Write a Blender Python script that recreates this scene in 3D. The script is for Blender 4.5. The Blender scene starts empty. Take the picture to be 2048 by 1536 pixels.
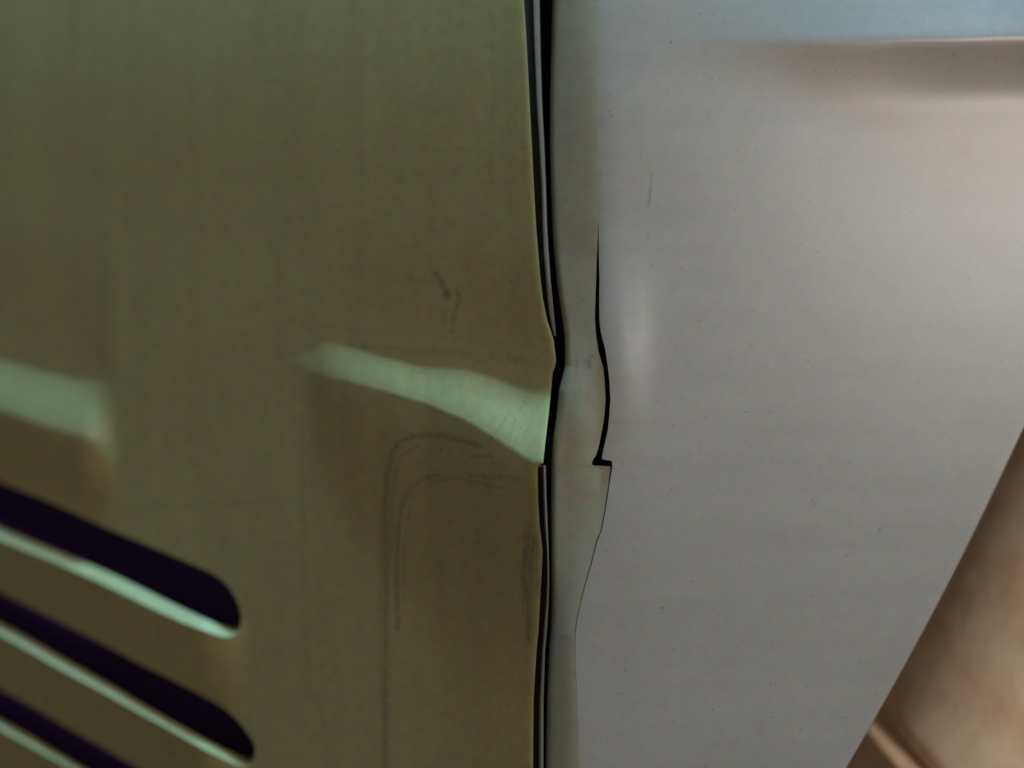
import bpy, bmesh, math, random
import numpy as np
from mathutils import Vector, Matrix
from mathutils.geometry import delaunay_2d_cdt

S = 0.001                      # 1 mm in metres
D = 70.0                       # camera distance to the crack, mm
K = 44.0                       # photograph pixels (2048 wide) per mm at the crack
sc = bpy.context.scene

# ------------------------------------------------------------------ camera
cam_d = bpy.data.cameras.new('camera')
cam = bpy.data.objects.new('camera', cam_d)
sc.collection.objects.link(cam)
cam.location = (0, 0, D * S)
half = 1024 / K
cam_d.sensor_width = 36
cam_d.lens = 18 / (half / D)
cam_d.clip_start = 0.002
cam_d.clip_end = 5
cam_d.dof.use_dof = True
cam_d.dof.focus_distance = D * S
cam_d.dof.aperture_fstop = cam_d.lens / 3.2
sc.camera = cam

# ------------------------------------------------------------------ world, lamps, exposure
w = bpy.data.worlds.new('World')
sc.world = w
w.use_nodes = True
bg = w.node_tree.nodes['Background']
bg.inputs[0].default_value = (0.62, 0.60, 0.50, 1)
bg.inputs[1].default_value = 0.125


def lamp(name, loc, target, sx, sy, power, color):
    l = bpy.data.lights.new(name, 'AREA')
    l.shape = 'RECTANGLE'
    l.size, l.size_y = sx, sy
    l.energy = power
    l.color = color
    o = bpy.data.objects.new(name, l)
    sc.collection.objects.link(o)
    o.location = loc
    o.rotation_euler = (Vector(target) - Vector(loc)).to_track_quat('-Z', 'Y').to_euler()
    return o


lamp('tube_lamp', (0.026, 0.30, 0.023), (0.0, 0.0, -0.006), 0.06, 0.020, 1.35, (0.38, 0.93, 1.25))
lamp('room_lamp', (0.114, 0.0335, 0.1275), (0.005, 0.0, 0.0), 0.05, 0.05, 0.130, (1.0, 0.92, 0.84))
sc.view_settings.view_transform = 'Standard'
sc.view_settings.look = 'None'
sc.view_settings.exposure = 0
sc.view_settings.gamma = 1


# ------------------------------------------------------------------ helpers
def P(px, py, z):
    """point on the photograph's ray (px, py) at height z mm over the crack plane"""
    X = (px - 1024) / K
    Y = (768 - py) / K
    f = (D - z) / D
    return (X * f * S, Y * f * S, z * S)


def interp(table, i):
    ys = [r[0] for r in table]
    vs = [r[i] for r in table]
    return lambda y: float(np.interp(y, ys, vs))


def sstep(a, b, x):
    t = min(1, max(0, (x - a) / (b - a)))
    return t * t * (3 - 2 * t)


def tag(o, label=None, cat=None, group=None, kind=None):
    if label: o['label'] = label
    if cat: o['category'] = cat
    if group: o['group'] = group
    if kind: o['kind'] = kind
    return o


def link(name, me, mat, parent=None, angle=35):
    me.materials.append(mat)
    me.polygons.foreach_set('use_smooth', [True] * len(me.polygons))
    me.update()
    me.set_sharp_from_angle(angle=math.radians(angle))
    o = bpy.data.objects.new(name, me)
    sc.collection.objects.link(o)
    if parent: o.parent = parent
    return o


def mesh(name, verts, faces):
    me = bpy.data.meshes.new(name)
    me.from_pydata(verts, [], faces)
    bm = bmesh.new()
    bm.from_mesh(me)
    bmesh.ops.recalc_face_normals(bm, faces=bm.faces)
    bm.to_mesh(me)
    bm.free()
    return me


def set_wear(me, vals):
    at = me.attributes.new('wear', 'FLOAT', 'POINT')
    at.data.foreach_set('value', vals)


# ------------------------------------------------------------------ materials
def plastic(name, col, rough, wear_col, mott=0.20, fine=0.16, streak=(900, 40, 100)):
    m = bpy.data.materials.new(name)
    m.use_nodes = True
    nt = m.node_tree
    N, L = nt.nodes, nt.links
    b = N['Principled BSDF']
    tc = N.new('ShaderNodeTexCoord')

    def noise(scale, detail, rgh=0.5):
        n = N.new('ShaderNodeTexNoise')
        n.inputs['Scale'].default_value = scale
        n.inputs['Detail'].default_value = detail
        n.inputs['Roughness'].default_value = rgh
        L.new(tc.outputs['Object'], n.inputs['Vector'])
        return n

    def vm(op, a, bb):
        n = N.new('ShaderNodeVectorMath')
        n.operation = op
        for i, x in enumerate((a, bb)):
            if hasattr(x, 'node'):
                L.new(x, n.inputs[i])
            else:
                n.inputs[i].default_value = x
        return n.outputs[0]

    def vary(src, k):           # 1 + k * (src - 0.5) * 2
        s = vm('MULTIPLY', src, (2 * k,) * 3)
        return vm('ADD', s, (1 - k,) * 3)

    blot = noise(1900, 2)
    blot2 = noise(5200, 1)
    grain = noise(17000, 1)
    soft = noise(160, 3)
    c = vm('MULTIPLY', col, vary(blot.outputs['Color'], mott))
    c = vm('MULTIPLY', c, vary(blot2.outputs['Color'], mott * 0.55))
    c = vm('MULTIPLY', c, vary(grain.outputs['Fac'], fine))
    c = vm('MULTIPLY', c, vary(soft.outputs['Fac'], 0.10))
    sp = noise(4300, 1)
    sr = N.new('ShaderNodeMapRange')
    sr.inputs['From Min'].default_value = 0.725
    sr.inputs['From Max'].default_value = 0.80
    sr.inputs['To Min'].default_value = 1.0
    sr.inputs['To Max'].default_value = 0.62
    L.new(sp.outputs['Fac'], sr.inputs['Value'])
    c = vm('MULTIPLY', c, sr.outputs[0])
    mp = N.new('ShaderNodeMapping')
    mp.inputs['Scale'].default_value = streak
    L.new(tc.outputs['Object'], mp.inputs['Vector'])
    sn = N.new('ShaderNodeTexNoise')
    sn.inputs['Scale'].default_value = 1.0
    sn.inputs['Detail'].default_value = 3
    L.new(mp.outputs[0], sn.inputs['Vector'])
    c = vm('MULTIPLY', c, vary(sn.outputs['Fac'], 0.11))
    at = N.new('ShaderNodeAttribute')
    at.attribute_name = 'wear'
    mix = N.new('ShaderNodeMix')
    mix.data_type = 'RGBA'
    wn = noise(3300, 2)
    wr = N.new('ShaderNodeMapRange')
    wr.inputs['From Min'].default_value = 0.36
    wr.inputs['From Max'].default_value = 0.62
    wr.inputs['To Min'].default_value = 0.42
    L.new(wn.outputs['Fac'], wr.inputs['Value'])
    wm = N.new('ShaderNodeMath')
    wm.operation = 'MULTIPLY'
    L.new(at.outputs['Fac'], wm.inputs[0])
    L.new(wr.outputs[0], wm.inputs[1])
    L.new(wm.outputs[0], mix.inputs['Factor'])
    L.new(c, mix.inputs[6])
    mix.inputs[7].default_value = (*wear_col, 1)
    L.new(mix.outputs[2], b.inputs['Base Color'])
    b.inputs['Roughness'].default_value = rough
    b.inputs['IOR'].default_value = 1.52
    bump = N.new('ShaderNodeBump')
    bump.inputs['Strength'].default_value = 0.12
    bump.inputs['Distance'].default_value = 0.00002
    L.new(grain.outputs['Fac'], bump.inputs['Height'])
    L.new(bump.outputs[0], b.inputs['Normal'])
    return m


M_side = plastic('aged_plastic', (0.330, 0.284, 0.122), 0.5, (0.05, 0.055, 0.045), 0.20, 0.12)
M_strip = plastic('strip_plastic', (0.295, 0.268, 0.20), 0.45, (0.16, 0.09, 0.06), 0.18, 0.1)
M_front = plastic('front_plastic', (0.33, 0.302, 0.28), 0.33, (0.12, 0.10, 0.08), 0.11, 0.07, (30, 700, 100))
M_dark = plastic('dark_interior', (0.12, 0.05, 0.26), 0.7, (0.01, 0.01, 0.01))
M_lip = plastic('lip_plastic', (0.15, 0.135, 0.115), 0.6, (0.05, 0.05, 0.05))
M_rear = plastic('rear_plastic', (0.42, 0.40, 0.33), 0.5, (0.05, 0.05, 0.05))

# ------------------------------------------------------------------ measured lines (photograph pixels, converted through P)
#        y     panel  lip0  lip1  strip
SEAM = [(-520, 1028, 1046, 1058, 1099),
        (0, 1048, 1066, 1079, 1113), (100, 1054, 1069, 1081, 1111), (200, 1059, 1073, 1084, 1108),
        (300, 1064, 1079, 1089, 1108), (380, 1068, 1083, 1092, 1110), (450, 1072, 1085, 1094, 1111),
        (500, 1076, 1087, 1097, 1113), (560, 1081, 1092, 1101, 1117), (600, 1086, 1095, 1105, 1121),
        (640, 1094, 1100, 1109, 1127), (680, 1107, 1109, 1113, 1132), (720, 1112, 1112, 1113, 1132),
        (733, 1110, 1112, 1111, 1131), (745, 1105, 1108, 1105, 1128), (780, 1102, 1108, 1103, 1120),
        (830, 1097, 1104, 1097, 1115), (880, 1091, 1098, 1091, 1108), (926, 1086, 1092, 1086, 1104.6),
        (931, 1075, 1085, 1091, 1104.6), (1000, 1076, 1087, 1093, 1105), (1050, 1079, 1089, 1095, 1105),
        (1100, 1085, 1093, 1097, 1106), (1150, 1083, 1094, 1098, 1106), (1200, 1080, 1092, 1097, 1107),
        (1260, 1077, 1087, 1094, 1105), (1300, 1073, 1084, 1090, 1102), (1400, 1067, 1079, 1087, 1097),
        (1500, 1066, 1078, 1087, 1095), (1536, 1066, 1078, 1087, 1094), (2150, 1060, 1072, 1082, 1090)]
YT, YB = -520.0, 1900.0
SEAM = [(y, a, b, c, d - float(np.interp(y, [400, 620, 930, 1100], [8, 2, 2, 4]))) for y, a, b, c, d in SEAM]
A_, B_, C_, D_ = (interp(SEAM, i) for i in (1, 2, 3, 4))
#         y    strip end  front start
CRACK = [(-520, 1184, 1184), (0, 1196, 1196), (440, 1196.5, 1196.55), (480, 1195.5, 1197.5), (520, 1192.5, 1199),
         (560, 1191, 1200), (600, 1189.5, 1199.5), (640, 1188.5, 1200), (665, 1190.5, 1203), (700, 1195, 1212),
         (735, 1205, 1217), (760, 1208, 1220), (800, 1210, 1222), (830, 1207.5, 1220), (860, 1203, 1217),
         (890, 1197, 1210), (910, 1191, 1206), (916, 1188, 1204), (918.5, 1186.5, 1205), (920, 1186, 1212),
         (921.5, 1185, 1223), (926, 1184, 1224.5), (930, 1184, 1224.5), (931, 1189, 1224.5), (933, 1221, 1224.4),
         (940, 1222, 1223.6), (980, 1216, 1217.4), (1020, 1210, 1211.3), (1060, 1202.6, 1203.8),
         (1085, 1193, 1194.1), (1125, 1183, 1184), (1173, 1169.2, 1170), (1193, 1164.4, 1165),
         (1242, 1153.4, 1154), (1269, 1150.4, 1151), (1330, 1150.4, 1150.4), (1400, 1155, 1155),
         (1536, 1160, 1160), (2150, 1172, 1172)]
CRACK = [(y, e + (1.2 if 500 < y < 915 else 0), f - (1.2 if 500 < y < 915 else 0)) for y, e, f in CRACK]
E_, F_ = (interp(CRACK, i) for i in (1, 2))
EREF = interp([(-520, 1184), (0, 1196), (440, 1196), (900, 1197), (1000, 1200), (1085, 1192), (1173, 1170), (1269, 1150.4), (1330, 1150.4),
               (1400, 1155), (1536, 1160), (2150, 1172)], 1)


def edge_x(y):                 # slanting far edge of the front panel
    return 2050 + (850 - y) * 0.522 + 12 * math.sin(math.pi * min(1, max(0, (y - 850) / 700)))


# dent ramps of the side panel:  x, top edge, bottom edge
DENT1 = [(585, 716, 722), (620, 700, 742), (650, 684, 752), (700, 694, 763), (760, 713, 779), (850, 735, 806), (930, 739, 839),
         (985, 755, 872), (1050, 781, 914), (1092, 786, 936), (1120, 788, 952)]
DENT2 = [(-520, 590, 655), (0, 718, 818), (80, 741, 848), (160, 760, 872), (200, 757, 880), (240, 750, 884)]
yt1, yb1 = interp(DENT1, 1), interp(DENT1, 2)
yt2, yb2 = interp(DENT2, 1), interp(DENT2, 2)
TL = math.tan(math.radians(30))
TR = math.tan(math.radians(8))


# ---- slots: upper edge, inner edge of the lit lower wall, outer edge of the lit lower wall
SLOTS = [
    ([(-500, 752), (0, 965), (100, 1003), (219, 1059), (281, 1084), (359, 1118), (406, 1138), (431, 1150), (450, 1165), (469, 1190),
      (480, 1216), (483, 1238)],
     [(-500, 830), (0, 1049), (62, 1075), (125, 1100), (188, 1126), (250, 1153), (312, 1184), (375, 1215), (422, 1238), (453, 1250), (478, 1253)],
     [(-500, 860), (0, 1079), (47, 1099), (94, 1117), (156, 1145), (219, 1174), (281, 1205), (344, 1236), (406, 1261), (450, 1276), (468, 1273),
      (480, 1258)]),
    ([(-500, 935), (0, 1184), (94, 1231), (156, 1262), (219, 1294), (281, 1329), (344, 1359), (406, 1392), (453, 1419), (478, 1443),
      (500, 1472), (511, 1494)],
     [(-500, 985), (0, 1241), (47, 1265), (94, 1293), (156, 1328), (219, 1363), (281, 1402), (344, 1437), (406, 1472), (462, 1501), (494, 1515),
      (506, 1514)],
     [(-500, 1012), (0, 1269), (47, 1294), (94, 1322), (156, 1357), (219, 1391), (281, 1427), (344, 1462), (406, 1498), (469, 1530), (496, 1535),
      (509, 1519)]),
    ([(-500, 1100), (0, 1378), (47, 1403), (94, 1431), (156, 1467), (219, 1503), (266, 1531), (400, 1610), (470, 1652), (510, 1690),
      (535, 1730), (543, 1752)],
     [(-500, 1150), (0, 1434), (47, 1460), (94, 1489), (131, 1511), (169, 1533), (300, 1610), (430, 1690), (505, 1758), (535, 1772)],
     [(-500, 1175), (0, 1459), (47, 1484), (94, 1511), (140, 1536), (270, 1620), (410, 1715), (495, 1782), (525, 1792), (541, 1776)]),
]
LOUV = []
for k in range(3):
    low = interp([(p[0], p[1]) for p in SLOTS[k][2][:9]], 1)
    if k < 2:
        nxt = interp([(p[0], p[1]) for p in SLOTS[k + 1][0][:9]], 1)
        LOUV.append((low, lambda x, low=low, nxt=nxt: nxt(x) - low(x)))
    else:
        LOUV.append((low, lambda x: 120))


def ramp(py, yt, yb, depth, up, down):
    """a fold: the sheet steps up by depth between yt and yb, mostly standing proud, and eases back on both sides"""
    lo, hi = -0.15 * depth, 0.85 * depth
    if py >= yb:
        return hi * (1 - sstep(0, down, py - yb))
    if py >= yt:
        t = (py - yt) / (yb - yt)
        return lo + (hi - lo) * (0.6 * t + 0.4 * t * t * (3 - 2 * t))
    return lo * (1 - sstep(0, up, yt - py))


def z_left(px, py):
    z = -(1100 - px) / K * TL
    if px > 560:
        a, b = yt1(px), yb1(px)
        dp = (b - a) / K * float(np.interp(px, [575, 640, 700, 800, 950, 1100], [0.0, 0.14, 0.31, 0.43, 0.46, 0.46]))
        z += ramp(py, a, b, dp, 300, float(np.interp(px, [600, 900], [240, 520])))
    if px < 420:
        a, b = yt2(px), yb2(px)
        dp = (b - a) / K * 0.38 * (1 - sstep(160, 238, px))
        z += ramp(py, a, b, dp, 300, 150)
    # louvres: each slot's lower edge stands proud
    if px < 520:
        for (f, g) in LOUV:
            d = py - f(px)
            if -3 <= d:
                z += 0.78 * (1 - sstep(405, 500, px)) * max(0, 1 - max(0, d) / max(40, g(px)))
    # slow unevenness of the moulding, top edge rolling away
    z += 0.012 * math.sin(px / 61 + 1.2) * math.sin(py / 240) + 0.01 * math.sin(py / 97 + px / 300)
    z -= 0.006 * (max(0, 330 - py) / K) ** 2
    return z


def z_front(px, py):
    z = -(px - 1150) / K * TR
    amp = sstep(1180, 2050, px) ** 1.3
    top = 82 - 0.012 * (px - 1600) + 2.5 * math.sin(px / 83) + 1.5 * math.sin(px / 37)
    if py < 260:
        for o, wt in ((-16, 0.15), (-6, 0.22), (0, 0.26), (6, 0.22), (16, 0.15)):
            d = py + o - top
            z += wt * amp * (0.95 * (1 - min(1, max(0, d / 135))) ** 1.5 - (0.40 * min(-d / K, 5) if d < 0 else 0))
    z += 0.16 * math.exp(-((px - 1238) / 50) ** 2 - ((py - 715) / 150) ** 2)
    z += 0.008 * math.sin(px / 130 + py / 210)
    z -= 0.006 * (max(0, 300 - py) / K) ** 2
    return z


def z_right(px, py):           # with the roll towards the strip
    amp = float(np.interp(py, [500, 890, 980, 1250, 1536], [0.16, 0.16, 0.07, 0.06, 0.06])) + TR / K * (1197 - EREF(py)) * sstep(900, 1050, py)
    return z_front(px, py) - amp * math.exp(-max(0, px - EREF(py)) / float(np.interp(py, [300, 520, 1000, 1320], [24, 12, 12, 60])))


def z_strip_edge(py):
    return float(np.interp(py, [-520, 0, 500, 720, 900, 1300, 2150], [-1.25, -1.2, -0.9, -0.6, -0.6, -0.75, -0.95]))


# ------------------------------------------------------------------ casing root
casing = bpy.data.objects.new('plastic_casing', None)
casing.empty_display_size = 0.01
casing.location = (0, 0, 0)
sc.collection.objects.link(casing)
tag(casing, 'greyish plastic device casing with dark slanted vent slots, dented side and split edge strip', 'device casing')

# ---- strokes: scuffs and dark lines on the side panel  (points, half width px, strength)
ST = [
    ([(768, 1536), (771, 1300), (772, 1150), (770, 1010), (775, 945), (783, 905), (797, 884), (822, 875), (850, 871), (885, 871),
      (920, 879), (962, 893)], 6, 0.55),
    ([(797, 1260), (793, 1150), (797, 1060), (805, 1005), (822, 975), (845, 958), (875, 950)], 5, 0.5),
    ([(940, 913), (985, 912)], 4, 0.4),
    ([(940, 950), (985, 956), (1012, 953), (1040, 961)], 5, 0.4),
    ([(758, 1400), (760, 1200), (762, 1050), (767, 950)], 3, 0.3),
    ([(782, 1120), (784, 1010), (790, 945), (806, 908), (836, 893)], 3, 0.38),
    ([(808, 1200), (810, 1080), (820, 1010)], 3, 0.3),
    ([(865, 962), (905, 955), (960, 966), (1010, 978)], 3, 0.3),
    ([(1060, 1050), (1058, 1120), (1062, 1190)], 3, 0.5),
    ([(1044, 1150), (1046, 1230)], 3, 0.4),
    ([(785, 1300), (778, 1400), (776, 1536)], 4, 0.25),
    ([(1053, 1060), (1049, 1130), (1050, 1205)], 6, 0.5),
    ([(1069, 1075), (1060, 1130), (1056, 1190), (1057, 1280)], 6, 0.5),
    ([(1079, 1140), (1078, 1190)], 5, 0.4),
    ([(148, 0), (150, 112)], 5, 0.3),
    ([(192, 300), (197, 500), (205, 720)], 8, 0.14),
    ([(600, 880), (606, 1000), (612, 1300), (616, 1400)], 8, 0.2),
    ([(615, 700), (612, 560), (606, 430)], 6, 0.12),
    ([(986, 30), (988, 200), (980, 350)], 6, 0.16),
    ([(240, 1016), (420, 1012), (595, 998)], 5, 0.18),
    ([(700, 690), (850, 702), (980, 712), (1060, 722)], 7, 0.22),
    ([(575, 640), (700, 660), (760, 668)], 7, 0.14),
    ([(540, 1290), (600, 1330), (645, 1420), (655, 1536)], 6, 0.12),
    ([(872, 547), (884, 566), (893, 588)], 6, 0.6),
    ([(912, 578), (918, 600), (908, 628), (903, 660)], 5, 0.45),
    ([(820, 552), (850, 566)], 5, 0.28),
    ([(888, 622), (890, 645)], 6, 0.3),
    ([(1020, 820), (1004, 850), (980, 880)], 3, 0.25),
    ([(1052, 796), (1034, 830), (1018, 880)], 3, 0.22),
]
ST = [(p, h * 1.5, k * (1.0 if p[0][0] > 1040 or 810 < p[0][0] < 915 else 0.95)) for p, h, k in ST]
BLOBS = [(886, 574, 11, 0.8), (895, 590, 13, 1.0), (884, 560, 9, 0.7), (914, 586, 9, 0.8), (905, 640, 10, 0.45),
         (908, 665, 8, 0.3), (1094, 700, 9, 0.4), (1090, 680, 8, 0.3), (1089, 1180, 8, 0.5)]


def seg_d(px, py, a, b):
    vx, vy = b[0] - a[0], b[1] - a[1]
    t = ((px - a[0]) * vx + (py - a[1]) * vy) / (vx * vx + vy * vy)
    t = min(1, max(0, t))
    return math.hypot(px - a[0] - t * vx, py - a[1] - t * vy)


def wear_at(px, py, strokes, blobs=()):
    v = 0
    for pts, hw, s in strokes:
        for a, b in zip(pts, pts[1:]):
            if min(a[0], b[0]) - hw < px < max(a[0], b[0]) + hw and min(a[1], b[1]) - hw < py < max(a[1], b[1]) + hw:
                d = seg_d(px, py, a, b)
                if d < hw:
                    v = max(v, s * (1 - d / hw))
    for x, y, r, s in blobs:
        d = math.hypot(px - x, py - y)
        if d < r:
            v = max(v, s * (1 - d / r))
    return v


def resample(pts, step):
    out = [pts[0]]
    for a, b in zip(pts, pts[1:]):
        n = max(1, int(math.hypot(b[0] - a[0], b[1] - a[1]) / step))
        for k in range(1, n + 1):
            out.append((a[0] + (b[0] - a[0]) * k / n, a[1] + (b[1] - a[1]) * k / n))
    return out


def smooth_poly(pts, n=2):
    for _ in range(n):
        q = [pts[0]]
        for a, b in zip(pts, pts[1:]):
            q.append((a[0] * .75 + b[0] * .25, a[1] * .75 + b[1] * .25))
            q.append((a[0] * .25 + b[0] * .75, a[1] * .25 + b[1] * .75))
        q.append(pts[-1])
        pts = q
    return pts


def at_frac(pts, n):
    L = [0]
    for a, b in zip(pts, pts[1:]):
        L.append(L[-1] + math.hypot(b[0] - a[0], b[1] - a[1]))
    t = np.linspace(0, L[-1], n)
    return list(zip(np.interp(t, L, [p[0] for p in pts]), np.interp(t, L, [p[1] for p in pts])))


def inside(px, py, poly):
    c = False
    j = len(poly) - 1
    for i in range(len(poly)):
        xi, yi = poly[i]
        xj, yj = poly[j]
        if (yi > py) != (yj > py) and px < (xj - xi) * (py - yi) / (yj - yi) + xi:
            c = not c
        j = i
    return c


XL = -560.0


def build_side_panel():
    pts, edges = [], []

    def chain(ch, closed=False):
        i0 = len(pts)
        pts.extend(Vector(p) for p in ch)
        for k in range(len(ch) - 1):
            edges.append((i0 + k, i0 + k + 1))
        if closed:
            edges.append((i0 + len(ch) - 1, i0))

    # outer border with the seam edge
    ys = sorted(set(list(np.arange(YT, YB + 1, 10.0)) + [r[0] for r in SEAM if YT <= r[0] <= YB]))
    seam = [(A_(y), y) for y in ys]
    left = [(XL, y) for y in np.arange(YT, YB + 1, 40.0)]
    if left[-1][1] < YB:
        left.append((XL, YB))
    top = [(x, YT) for x in np.arange(XL + 40, A_(YT) - 10, 40.0)]
    bot = [(x, YB) for x in np.arange(XL + 40, A_(YB) - 10, 40.0)]
    border = top + seam + bot[::-1] + left[::-1]
    chain(border, True)
    loops = []
    NT, NL = 90, 90
    for T, U, Lw in SLOTS:
        T2 = at_frac(smooth_poly(T), NT)
        L2 = at_frac(smooth_poly(Lw), NL)
        U2 = at_frac(smooth_poly(U), NL)
        U2 = [(u[0] * .82 + l[0] * .18, u[1] * .82 + l[1] * .18) for u, l in zip(U2, L2)]
        hole = T2 + L2[::-1]
        loops.append((hole, T2, L2, U2))
        chain(hole, True)
    # inner parallel of the seam edge (rounded rim), dent creases
    for off in (3.0, 8.0, 16.0):
        chain([(A_(y) - off, y) for y in ys[1:-1]])
    cre = []
    for tb, x0, x1 in ((DENT1, 592, 1092), (DENT2, -540, 236)):
        f1, f2 = interp(tb, 1), interp(tb, 2)
        for fr in (-0.12, -0.05, 0, 0.05, 0.25, 0.5, 0.75, 0.95, 1, 1.05, 1.12):
            for x in np.arange(x0, x1, 4.0):
                y = f1(x) + (f2(x) - f1(x)) * fr
                if x < A_(y) - 20:
                    cre.append((x, y))
    pts.extend(Vector(p) for p in cre)
    holes = [l[0] for l in loops]
    bbs = [(min(p[0] for p in h), max(p[0] for p in h), min(p[1] for p in h), max(p[1] for p in h)) for h in holes]

    def in_hole(x, y):
        for h, bb in zip(holes, bbs):
            if bb[0] <= x <= bb[1] and bb[2] <= y <= bb[3] and inside(x, y, h):
                return True
        return False

    for pl, hw, s in ST:                              # support points for the marks
        for (x, y) in resample(pl, 7):
            k = math.hypot(1, 1)
            for dx, dy in ((0, 0), (hw, 0), (-hw, 0), (0, hw), (0, -hw)):
                X = x + dx
                if X < A_(y + dy) - 18:
                    pts.append(Vector((X, y + dy)))
    for x, y, r, s in BLOBS:
        for i in range(-4, 5):
            for j in range(-4, 5):
                X, Y = x + i * r / 3.5, y + j * r / 3.5
                if X < A_(Y) - 18:
                    pts.append(Vector((X, Y)))
    rng = random.Random(3)
    st = 13
    for y in np.arange(YT + st, YB - 6, st):
        for x in np.arange(XL + st, 1100, st):
            X, Y = x + rng.uniform(-3, 3), y + rng.uniform(-3, 3)
            if X < A_(Y) - 18 and not in_hole(X, Y) and not (592 < X < 1092 and yt1(X) - 20 < Y < yb1(X) + 22) and not (X < 236 and yt2(X) - 20 < Y < yb2(X) + 22):
                pts.append(Vector((X, Y)))
    n_in = len(pts)
    co, ed, fa, ov, oe, of = delaunay_2d_cdt(pts, edges, [], 0, 1e-2)
    vmap = {}
    for i, o in enumerate(ov):
        for j in o:
            vmap[j] = i
    bpoly = border
    keep = []
    for f in fa:
        cx = sum(co[i].x for i in f) / len(f)
        cy = sum(co[i].y for i in f) / len(f)
        if cx >= 1020 and cx > A_(cy) + 0.01:
            continue
        if in_hole(cx, cy):
            continue
        keep.append(tuple(f))
    n = len(co)
    top_v, bot_v, wear = [], [], []
    # lower-side vertices of each slot drop to the inner edge of the lit wall
    inner = {}
    mid = {}
    for (hole, T2, L2, U2) in loops:
        pass
    nb = len(border)
    base = nb
    for (hole, T2, L2, U2) in loops:
        for k in range(NT):
            vi = vmap[base + k]
            inner[vi] = (T2[k][0] + 4, T2[k][1] - 12, 2.0)
        for k in range(NL):
            vi = vmap[base + NT + k]
            j = NL - 1 - k
            inner[vi] = (U2[j][0], U2[j][1], 0.75)
        base += NT + NL
    for i, v in enumerate(co):
        x, y = v.x, v.y
        z = z_left(x, y)
        dd = A_(y) - x
        if dd < 8.5 and x > 1000:
            z -= 0.05 * (1 - min(1, max(0, dd) / 8.0)) ** 2
        top_v.append(P(x, y, z))
        if i in inner:
            ix, iy, h = inner[i]
            bot_v.append(P(ix, iy, z - h))
        else:
            bot_v.append(P(x, y, z - 2.0))
        wear.append(wear_at(x, y, ST, BLOBS))
    faces = list(keep) + [tuple(j + n for j in reversed(f)) for f in keep]
    cnt = {}
    for f in keep:
        for a, b in zip(f, f[1:] + f[:1]):
            cnt[(a, b)] = 1
    for (a, b) in cnt:
        if (b, a) not in cnt:
            faces.append((a, a + n, b + n, b) if True else None)
    me = bpy.data.meshes.new('side_panel')
    verts = top_v + bot_v
    # drop unused vertices
    used = sorted({i for f in faces for i in f})
    idx = {u: k for k, u in enumerate(used)}
    me.from_pydata([verts[u] for u in used], [], [tuple(idx[i] for i in f) for f in faces])
    bm = bmesh.new()
    bm.from_mesh(me)
    bmesh.ops.recalc_face_normals(bm, faces=bm.faces)
    bm.to_mesh(me)
    bm.free()
    set_wear(me, [wear[u % n] for u in used])
    return me


side = link('side_panel', build_side_panel(), M_side, casing, 40)
tag(side, 'olive dented side face with three slanted slots')


# ------------------------------------------------------------------ lofted parts
def loft(name, ys, cols, mat, angle=40, wear=None):
    """cols(y) -> list of (px, z); one closed solid ring per row is not needed: the ring is closed by its own underside columns"""
    verts, faces, wv = [], [], []
    m = None
    for y in ys:
        row = cols(y)
        m = len(row)
        for (px, z) in row:
            verts.append(P(px, y, z))
            wv.append(wear(px, y) if wear else 0)
    for r in range(len(ys) - 1):
        for c in range(m):
            c2 = (c + 1) % m
            faces.append((r * m + c, r * m + c2, (r + 1) * m + c2, (r + 1) * m + c))
    faces.append(tuple(range(m - 1, -1, -1)))
    faces.append(tuple((len(ys) - 1) * m + c for c in range(m)))
    me = mesh(name, verts, faces)
    set_wear(me, wv)
    return link(name, me, mat, casing, angle)


def rows(y0, y1, step, extra=()):
    return sorted(set([float(v) for v in np.arange(y0, y1, step)] + [float(y1)] + [float(e) for e in extra if y0 < e < y1]))


def lip_cols(y):
    b, c = B_(y), C_(y)
    c = max(c, b + 4)
    zb = z_left(A_(y), y) - 0.22
    if 560 < y < 700:
        zb -= 0.9 * sstep(560, 690, y)
    a = A_(y)
    g = min(b - 0.6, a + 0.6)
    return [(g, zb - 2.6), (g, zb - 1.2), (b - 0.2, zb - 1.25), (b, zb - 0.12), (b + 1.2, zb), ((b + c) / 2, zb + 0.03), (c - 1.2, zb), (c, zb - 0.15), (c, zb - 2.6)]


lip = loft('seam_lip', rows(YT, 672, 12), lip_cols, M_lip)
lip2 = loft('seam_lip', rows(931, YB, 12), lip_cols, M_lip)

SE = [r[0] for r in CRACK] + [r[0] for r in SEAM]


def strip_cols(y):
    d, e = D_(y), E_(y)
    zd = z_strip_edge(y)
    er = EREF(y)
    drop = float(np.interp(y, [-520, 440, 520, 700, 900, 980, 1269, 1400, 1536], [0, 0, 0.08, 0.12, 0.14, 0.12, 0.03, 0.005, 0]))
    ze = z_right(er, y) - drop
    p = float(np.interp(y, [0, 500, 800, 1536], [1.5, 1.3, 1.2, 1.6]))

    def zz(px):
        t = (px - d - 9) / (er - d - 9)
        return (zd + (ze - zd) * (1 - (1 - t) ** p) if t < 1 else ze + (t - 1) * 0.25) + 0.17 * math.exp(-((px - 1155) / 34) ** 2 - ((y - 845) / 95) ** 2)

    out = [(d + 2, zd - 3.2), (d, zd - 0.75), (d + 0.8, zd - 0.5), (d + 2.5, zd - 0.24), (d + 5, zd - 0.09), (d + 9, zd - 0.01)]
    for t in (0.06, 0.12, 0.2, 0.3, 0.4, 0.5, 0.6, 0.7, 0.8, 0.88, 0.95):
        px = d + 9 + (e - d - 9) * t
        out.append((px, zz(px)))
    out += [(e, zz(e)), (e, zz(e) - 1.0), (e - 2, zz(e) - 3.2)]
    return out


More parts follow.
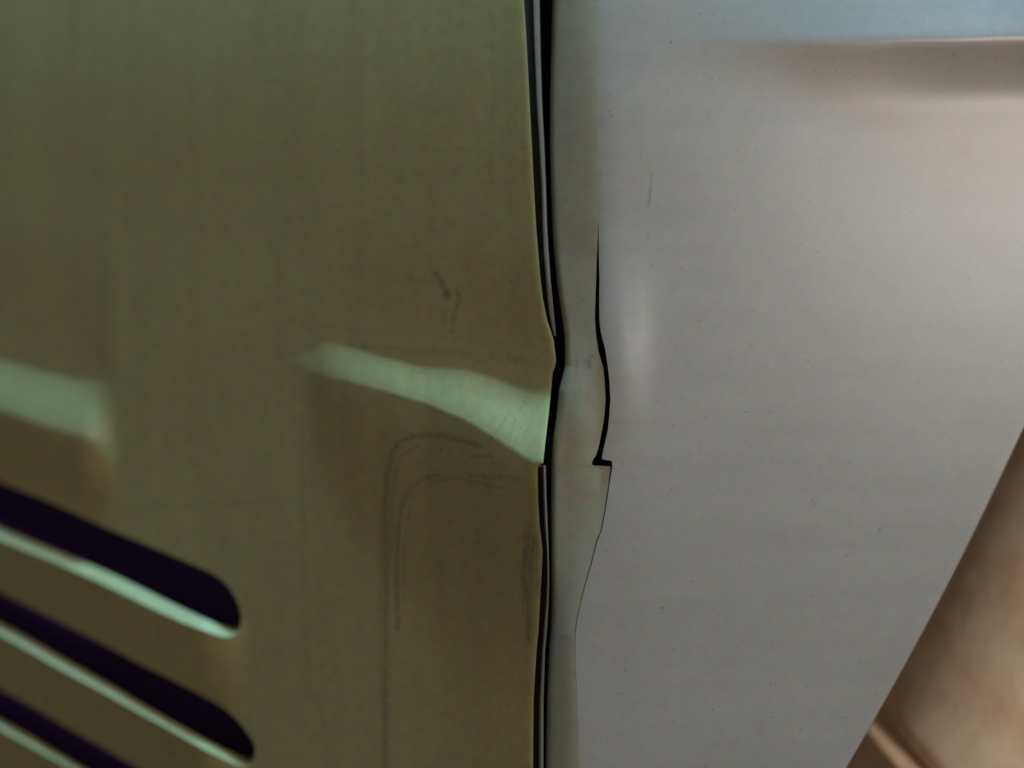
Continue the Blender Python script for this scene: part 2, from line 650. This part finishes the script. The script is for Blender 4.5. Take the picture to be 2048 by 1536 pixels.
STRIP_W = [([(1150, 705), (1152, 745)], 5, 0.4), ([(1175, 720), (1180, 735)], 5, 0.6), ([(1180, 785), (1178, 800)], 5, 0.4)]
strip = loft('edge_strip', rows(YT, YB, 10, SE + list(np.arange(690, 810, 4))), strip_cols, M_strip, 40,
             lambda x, y: wear_at(x, y, STRIP_W))
tag(strip, 'narrow rounded edge strip, bulging where it is split')

FRONT_W = [([(1303, 348), (1301, 375), (1297, 412)], 4, 0.75), ([(1296, 470), (1294, 486)], 3, 0.3)]


def front_cols(y):
    f = F_(y)
    xr = edge_x(y)
    px = [f, f + 1, f + 2.5, f + 5, f + 9, f + 14, f + 20, f + 28, f + 38, f + 50]
    px += list(np.arange(1286, 1318, 2.0))
    px += list(np.linspace(1334, xr - 14, 56))
    gap = 480 < y < 1255
    out = [(x, z_right(x, y)) for x in px]
    zl = out[-1][1]
    out += [(xr - 2, zl - 0.03), (xr, zl - 0.12), (xr, zl - 1.6)]
    out += [(xr - 80, zl - 1.9), (1300, z_right(1300, y) - 2.4), (f + 3, z_right(f, y) - 2.2)]
    return out


front = loft('front_panel', rows(YT, YB, 11, [r[0] for r in CRACK] + list(np.arange(344, 416, 4)) + list(np.arange(60, 100, 3))), front_cols, M_front, 40,
             lambda x, y: wear_at(x, y, FRONT_W))
tag(front, 'pale grey smooth front face')


# ------------------------------------------------------------------ inside and back of the casing
def prism(name, prof, y0, y1, mat, open_front=False):
    verts, faces = [], []
    n = len(prof)
    for y in (y0, y1):
        for (x, z) in prof:
            verts.append((x * S, y * S, z * S))
    for i in range(n):
        j = (i + 1) % n
        faces.append((i, j, n + j, n + i))
    faces.append(tuple(range(n - 1, -1, -1)))
    faces.append(tuple(range(n, 2 * n)))
    me = mesh(name, verts, faces)
    set_wear(me, [0] * len(verts))
    return link(name, me, mat, casing, 30)


y_top, y_bot = (768 - YT) / K, (768 - YB) / K
inner = prism('inner_frame', [(-44, -25.0), (1.0, -6.5), (2.2, -4.6), (5.0, -4.4), (7, -4.8), (7, -7), (4, -7.5), (-44, -27)],
              y_bot + 0.5, y_top - 0.5, M_dark)


def rear_shell():
    verts, faces = [], []

    def hexa(c):               # eight corners: four below, four above
        i = len(verts)
        verts.extend((x * S, y * S, z * S) for x, y, z in c)
        for f in ((0, 3, 2, 1), (4, 5, 6, 7), (0, 1, 5, 4), (1, 2, 6, 5), (2, 3, 7, 6), (3, 0, 4, 7)):
            faces.append(tuple(i + k for k in f))

    y0, y1 = y_bot + 0.3, y_top - 0.3
    z0, z1 = -28.5, -27.5
    ex = lambda y: (edge_x(768 - y * K) - 1024) / K * 1.05 - 3.6
    zt = lambda y: z_right(edge_x(768 - y * K) - 150, 768 - y * K) - 1.2
    xa, xb = ex(y0), ex(y1)
    hexa([(-46.8, y0, z0), (xa, y0, z0), (xb, y1, z0), (-46.8, y1, z0), (-46.8, y0, z1), (xa, y0, z1), (xb, y1, z1), (-46.8, y1, z1)])
    hexa([(-46.8, y0, z1), (-45.8, y0, z1), (-45.8, y1, z1), (-46.8, y1, z1), (-46.8, y0, -22), (-45.8, y0, -22), (-45.8, y1, -22), (-46.8, y1, -22)])
    hexa([(xa - 1, y0, z1), (xa, y0, z1), (xb, y1, z1), (xb - 1, y1, z1),
          (xa - 1, y0, zt(y0)), (xa, y0, zt(y0)), (xb, y1, zt(y1)), (xb - 1, y1, zt(y1))])
    for (ya, yb, xr) in ((y0, y0 + 1, xa - 1), (y1 - 1, y1, xb - 2)):
        hexa([(-45.8, ya, z1), (0, ya, z1), (0, yb, z1), (-45.8, yb, z1), (-45.8, ya, -24), (0, ya, -3.4), (0, yb, -3.4), (-45.8, yb, -24)])
        hexa([(0, ya, z1), (xr, ya, z1), (xr, yb, z1), (0, yb, z1), (0, ya, -3.4), (xr, ya, zt(ya) - 0.6), (xr, yb, zt(ya) - 0.6), (0, yb, -3.4)])
    me = mesh('rear_shell', verts, faces)
    set_wear(me, [0] * len(verts))
    return link('rear_shell', me, M_rear, casing, 30)


rear = rear_shell()
M_rib = plastic('rib_plastic', (0.11, 0.08, 0.10), 0.6, (0.01, 0.01, 0.01))
rx = P(62, 1050, -20)[0] / S
rib = prism('inner_rib', [(rx, -19.0), (rx + 4.6, -16.8), (rx + 4.6, -18.0), (rx, -20.5)], -16, -4, M_rib)


# ------------------------------------------------------------------ hand
def skin_mat(name, nail=False):
    m = bpy.data.materials.new(name)
    m.use_nodes = True
    nt = m.node_tree
    N, L = nt.nodes, nt.links
    b = N['Principled BSDF']
    tc = N.new('ShaderNodeTexCoord')
    n = N.new('ShaderNodeTexNoise')
    n.inputs['Scale'].default_value = 420
    n.inputs['Detail'].default_value = 4
    L.new(tc.outputs['Object'], n.inputs['Vector'])
    cr = N.new('ShaderNodeValToRGB')
    if nail:
        c0, c1 = (0.60, 0.38, 0.30, 1), (0.66, 0.45, 0.36, 1)
    else:
        c0, c1 = (0.80, 0.55, 0.365, 1), (0.92, 0.72, 0.53, 1)
    cr.color_ramp.elements[0].color = c0
    cr.color_ramp.elements[1].color = c1
    cr.color_ramp.elements[0].position = 0.35
    cr.color_ramp.elements[1].position = 0.65
    L.new(n.outputs['Fac'], cr.inputs[0])
    L.new(cr.outputs[0], b.inputs['Base Color'])
    b.inputs['Roughness'].default_value = 0.3 if nail else 0.5
    b.inputs['Subsurface Weight'].default_value = 0.3
    b.inputs['Subsurface Radius'].default_value = (1.0, 0.35, 0.2)
    b.inputs['Subsurface Scale'].default_value = 0.0015
    if not nail:
        v = N.new('ShaderNodeTexVoronoi')
        v.inputs['Scale'].default_value = 2200
        L.new(tc.outputs['Object'], v.inputs['Vector'])
        bp = N.new('ShaderNodeBump')
        bp.inputs['Strength'].default_value = 0.3
        bp.inputs['Distance'].default_value = 0.00006
        L.new(v.outputs['Distance'], bp.inputs['Height'])
        L.new(bp.outputs[0], b.inputs['Normal'])
    return m


M_skin = skin_mat('skin')
M_nail = skin_mat('nail', True)


def build_hand():
    bm = bmesh.new()

    def pt(px, py, z):
        return Vector(P(px, py, z)) / S

    def limb(nodes):
        """nodes: (px, py, z, radius mm); tapered capsule chain with overlapping ends"""
        pts = [(pt(*q[:3]), q[3]) for q in nodes]
        for (a, ra), (b, rb) in zip(pts, pts[1:]):
            ax = (b - a)
            n = max(3, int(ax.length / 2.5))
            q = ax.to_track_quat('Z', 'Y').to_matrix()
            rings = []
            seg = 24
            prof = []
            for k in range(1, 7):
                t = math.pi / 2 * k / 6
                prof.append((-ra * math.cos(t), ra * math.sin(t)))
            for k in range(1, n):
                t = k / n
                prof.append((ax.length * t, ra + (rb - ra) * t))
            for k in range(0, 6):
                t = math.pi / 2 * k / 6
                prof.append((ax.length + rb * math.sin(t), rb * math.cos(t)))
            p0 = bm.verts.new(a + q @ Vector((0, 0, -ra)))
            p1 = bm.verts.new(a + q @ Vector((0, 0, ax.length + rb)))
            for (h, r) in prof:
                rings.append([bm.verts.new(a + q @ Vector((r * math.cos(2 * math.pi * s / seg), r * math.sin(2 * math.pi * s / seg), h)))
                              for s in range(seg)])
            for r0, r1 in zip(rings, rings[1:]):
                for s in range(seg):
                    bm.faces.new((r0[s], r0[(s + 1) % seg], r1[(s + 1) % seg], r1[s]))
            for s in range(seg):
                bm.faces.new((p0, rings[0][(s + 1) % seg], rings[0][s]))
                bm.faces.new((p1, rings[-1][s], rings[-1][(s + 1) % seg]))

    # forefinger along the slanting edge, from the knuckle at the upper right
    limb([(3300, 100, -24, 12.5), (2520, 570, -14, 8.2), (2315, 815, -13.1, 7.6), (2078, 1302, -13.0, 7.3), (1912, 1614, -13.0, 7.2), (1715, 1975, -13.7, 6.9),
          (1625, 2145, -14.4, 6.2)])
    # thumb on the front face, beyond the picture
    limb([(4000, 300, -18, 13.5), (3450, -100, 0, 11.6), (3000, -330, 5.0, 9.8), (2720, -440, 3.6, 8.0)])
    # other fingers behind the casing
    limb([(3000, 900, -34, 12), (2500, 950, -38.8, 9.6), (1800, 1000, -39.0, 9.0), (1250, 1040, -38.4, 8.0)])
    limb([(2950, 1420, -34, 11.6), (2450, 1440, -38.8, 9.4), (1800, 1460, -39.0, 8.8), (1350, 1480, -38.2, 7.8)])
    limb([(2850, 1900, -33, 10.6), (2400, 1900, -37.8, 8.4), (1950, 1900, -37.6, 7.8), (1600, 1900, -37.0, 7.0)])
    # palm and wrist
    limb([(3300, 100, -24, 12.5), (4000, 300, -24, 14), (4700, 700, -26, 18)])
    limb([(3000, 900, -33, 12), (3900, 800, -28, 15), (4700, 900, -27, 19)])
    limb([(2950, 1420, -33, 12), (3900, 1200, -29, 15), (4700, 1100, -27, 18)])
    limb([(2850, 1900, -33, 11), (3800, 1600, -29, 14), (4700, 1300, -27, 17)])
    limb([(3300, 150, -26, 12.5), (3100, 900, -32, 12.5), (3000, 1420, -32, 12), (2900, 1850, -32, 11)])
    limb([(3700, 350, -25, 14), (3600, 900, -29, 14), (3500, 1400, -30, 13)])
    limb([(4700, 700, -26, 18), (5800, 800, -28, 20)])
    limb([(4700, 1250, -26, 18), (5800, 1200, -28, 20)])
    bmesh.ops.scale(bm, vec=(S, S, S), verts=bm.verts)
    me0 = bpy.data.meshes.new('hand_raw')
    bm.to_mesh(me0)
    bm.free()
    ob = bpy.data.objects.new('hand_raw', me0)
    sc.collection.objects.link(ob)
    r = ob.modifiers.new('r', 'REMESH')
    r.mode = 'VOXEL'
    r.voxel_size = 0.0009
    s = ob.modifiers.new('s', 'SMOOTH')
    s.factor = 0.5
    s.iterations = 12
    dg = bpy.context.evaluated_depsgraph_get()
    me = bpy.data.meshes.new_from_object(ob.evaluated_get(dg))
    bpy.data.objects.remove(ob)
    me.name = 'hand'
    # finer mesh on the thumb, then its knuckle folds
    bm = bmesh.new()
    bm.from_mesh(me)
    c = Vector(P(1880, 1400, -10))
    for rad in (0.024, 0.016):
        ed = [e for e in bm.edges if (e.verts[0].co - c).length < rad and (e.verts[1].co - c).length < rad]
        bmesh.ops.subdivide_edges(bm, edges=ed, cuts=1, use_grid_fill=True, smooth=0.0)
    for _ in range(3):
        bmesh.ops.smooth_vert(bm, verts=[v for v in bm.verts if (v.co - c).length < 0.026], factor=0.5, use_axis_x=True, use_axis_y=True, use_axis_z=True)
    bm.normal_update()
    moves = []
    for v in bm.verts:
        if (v.co - c).length > 0.03 or v.co.z < -0.021:
            continue
        x, y, z = (k / S for k in v.co)
        f = (D - z) / D
        px, py = x / f * K + 1024, 768 - y / f * K
        al = (px - 1770) * 0.63 + (py - 1480) * 0.78
        nd = (px - 1770) * 0.78 - (py - 1480) * 0.63 - 0.0004 * al * al
        fade = math.exp(-(max(0, al - 120) / 160) ** 2)
        dz = -0.95 * math.exp(-((nd - 17) / 17) ** 2) + 0.55 * math.exp(-((nd + 9) / 14) ** 2)
        moves.append((v, v.normal * (dz * fade * S)))
    for v, d in moves:
        v.co += d
    bm.to_mesh(me)
    bm.free()
    return me


hand_me = build_hand()
hand = link('hand', hand_me, M_skin, None, 80)
tag(hand, 'bare hand holding the casing, creased forefinger along its slanting pale edge', 'hand')


def build_nail():
    verts, faces = [], []
    c = Vector(P(2770, -420, 3.8)) / S
    u = (Vector(P(2720, -440, 3.6)) - Vector(P(3000, -330, 5.0))).normalized()
    n = Vector((-0.15, 0.1, 1))
    n = (n - u * n.dot(u)).normalized()
    t = u.cross(n)
    NU, NV = 10, 12
    for lay in (0, -0.5):
        for i in range(NU + 1):
            for j in range(NV + 1):
                a = -1 + 2 * j / NV
                s = i / NU
                wdt = 0.95 * (1 - 0.12 * (1 - s)) * (1 - 0.25 * max(0, s - 0.8) / 0.2)
                ang = a * wdt * 0.85
                r = 8.75 - 0.6 * s + lay
                p = c + u * (-3.5 + 10 * s - 1.4 * a * a * (1 if s > 0.5 else -1) * abs(s - 0.5) * 2) + (n * math.cos(ang) + t * math.sin(ang)) * r
                verts.append(p * S)
    m = (NU + 1) * (NV + 1)
    g = lambda l, i, j: l * m + i * (NV + 1) + j
    for l in (0, 1):
        for i in range(NU):
            for j in range(NV):
                faces.append((g(l, i, j), g(l, i, j + 1), g(l, i + 1, j + 1), g(l, i + 1, j)))
    for i in range(NU):
        faces.append((g(0, i, 0), g(0, i + 1, 0), g(1, i + 1, 0), g(1, i, 0)))
        faces.append((g(0, i, NV), g(0, i + 1, NV), g(1, i + 1, NV), g(1, i, NV)))
    for j in range(NV):
        faces.append((g(0, 0, j), g(0, 0, j + 1), g(1, 0, j + 1), g(1, 0, j)))
        faces.append((g(0, NU, j), g(0, NU, j + 1), g(1, NU, j + 1), g(1, NU, j)))
    return mesh('fingernail', verts, faces)


nail = link('fingernail', build_nail(), M_nail, hand, 60)
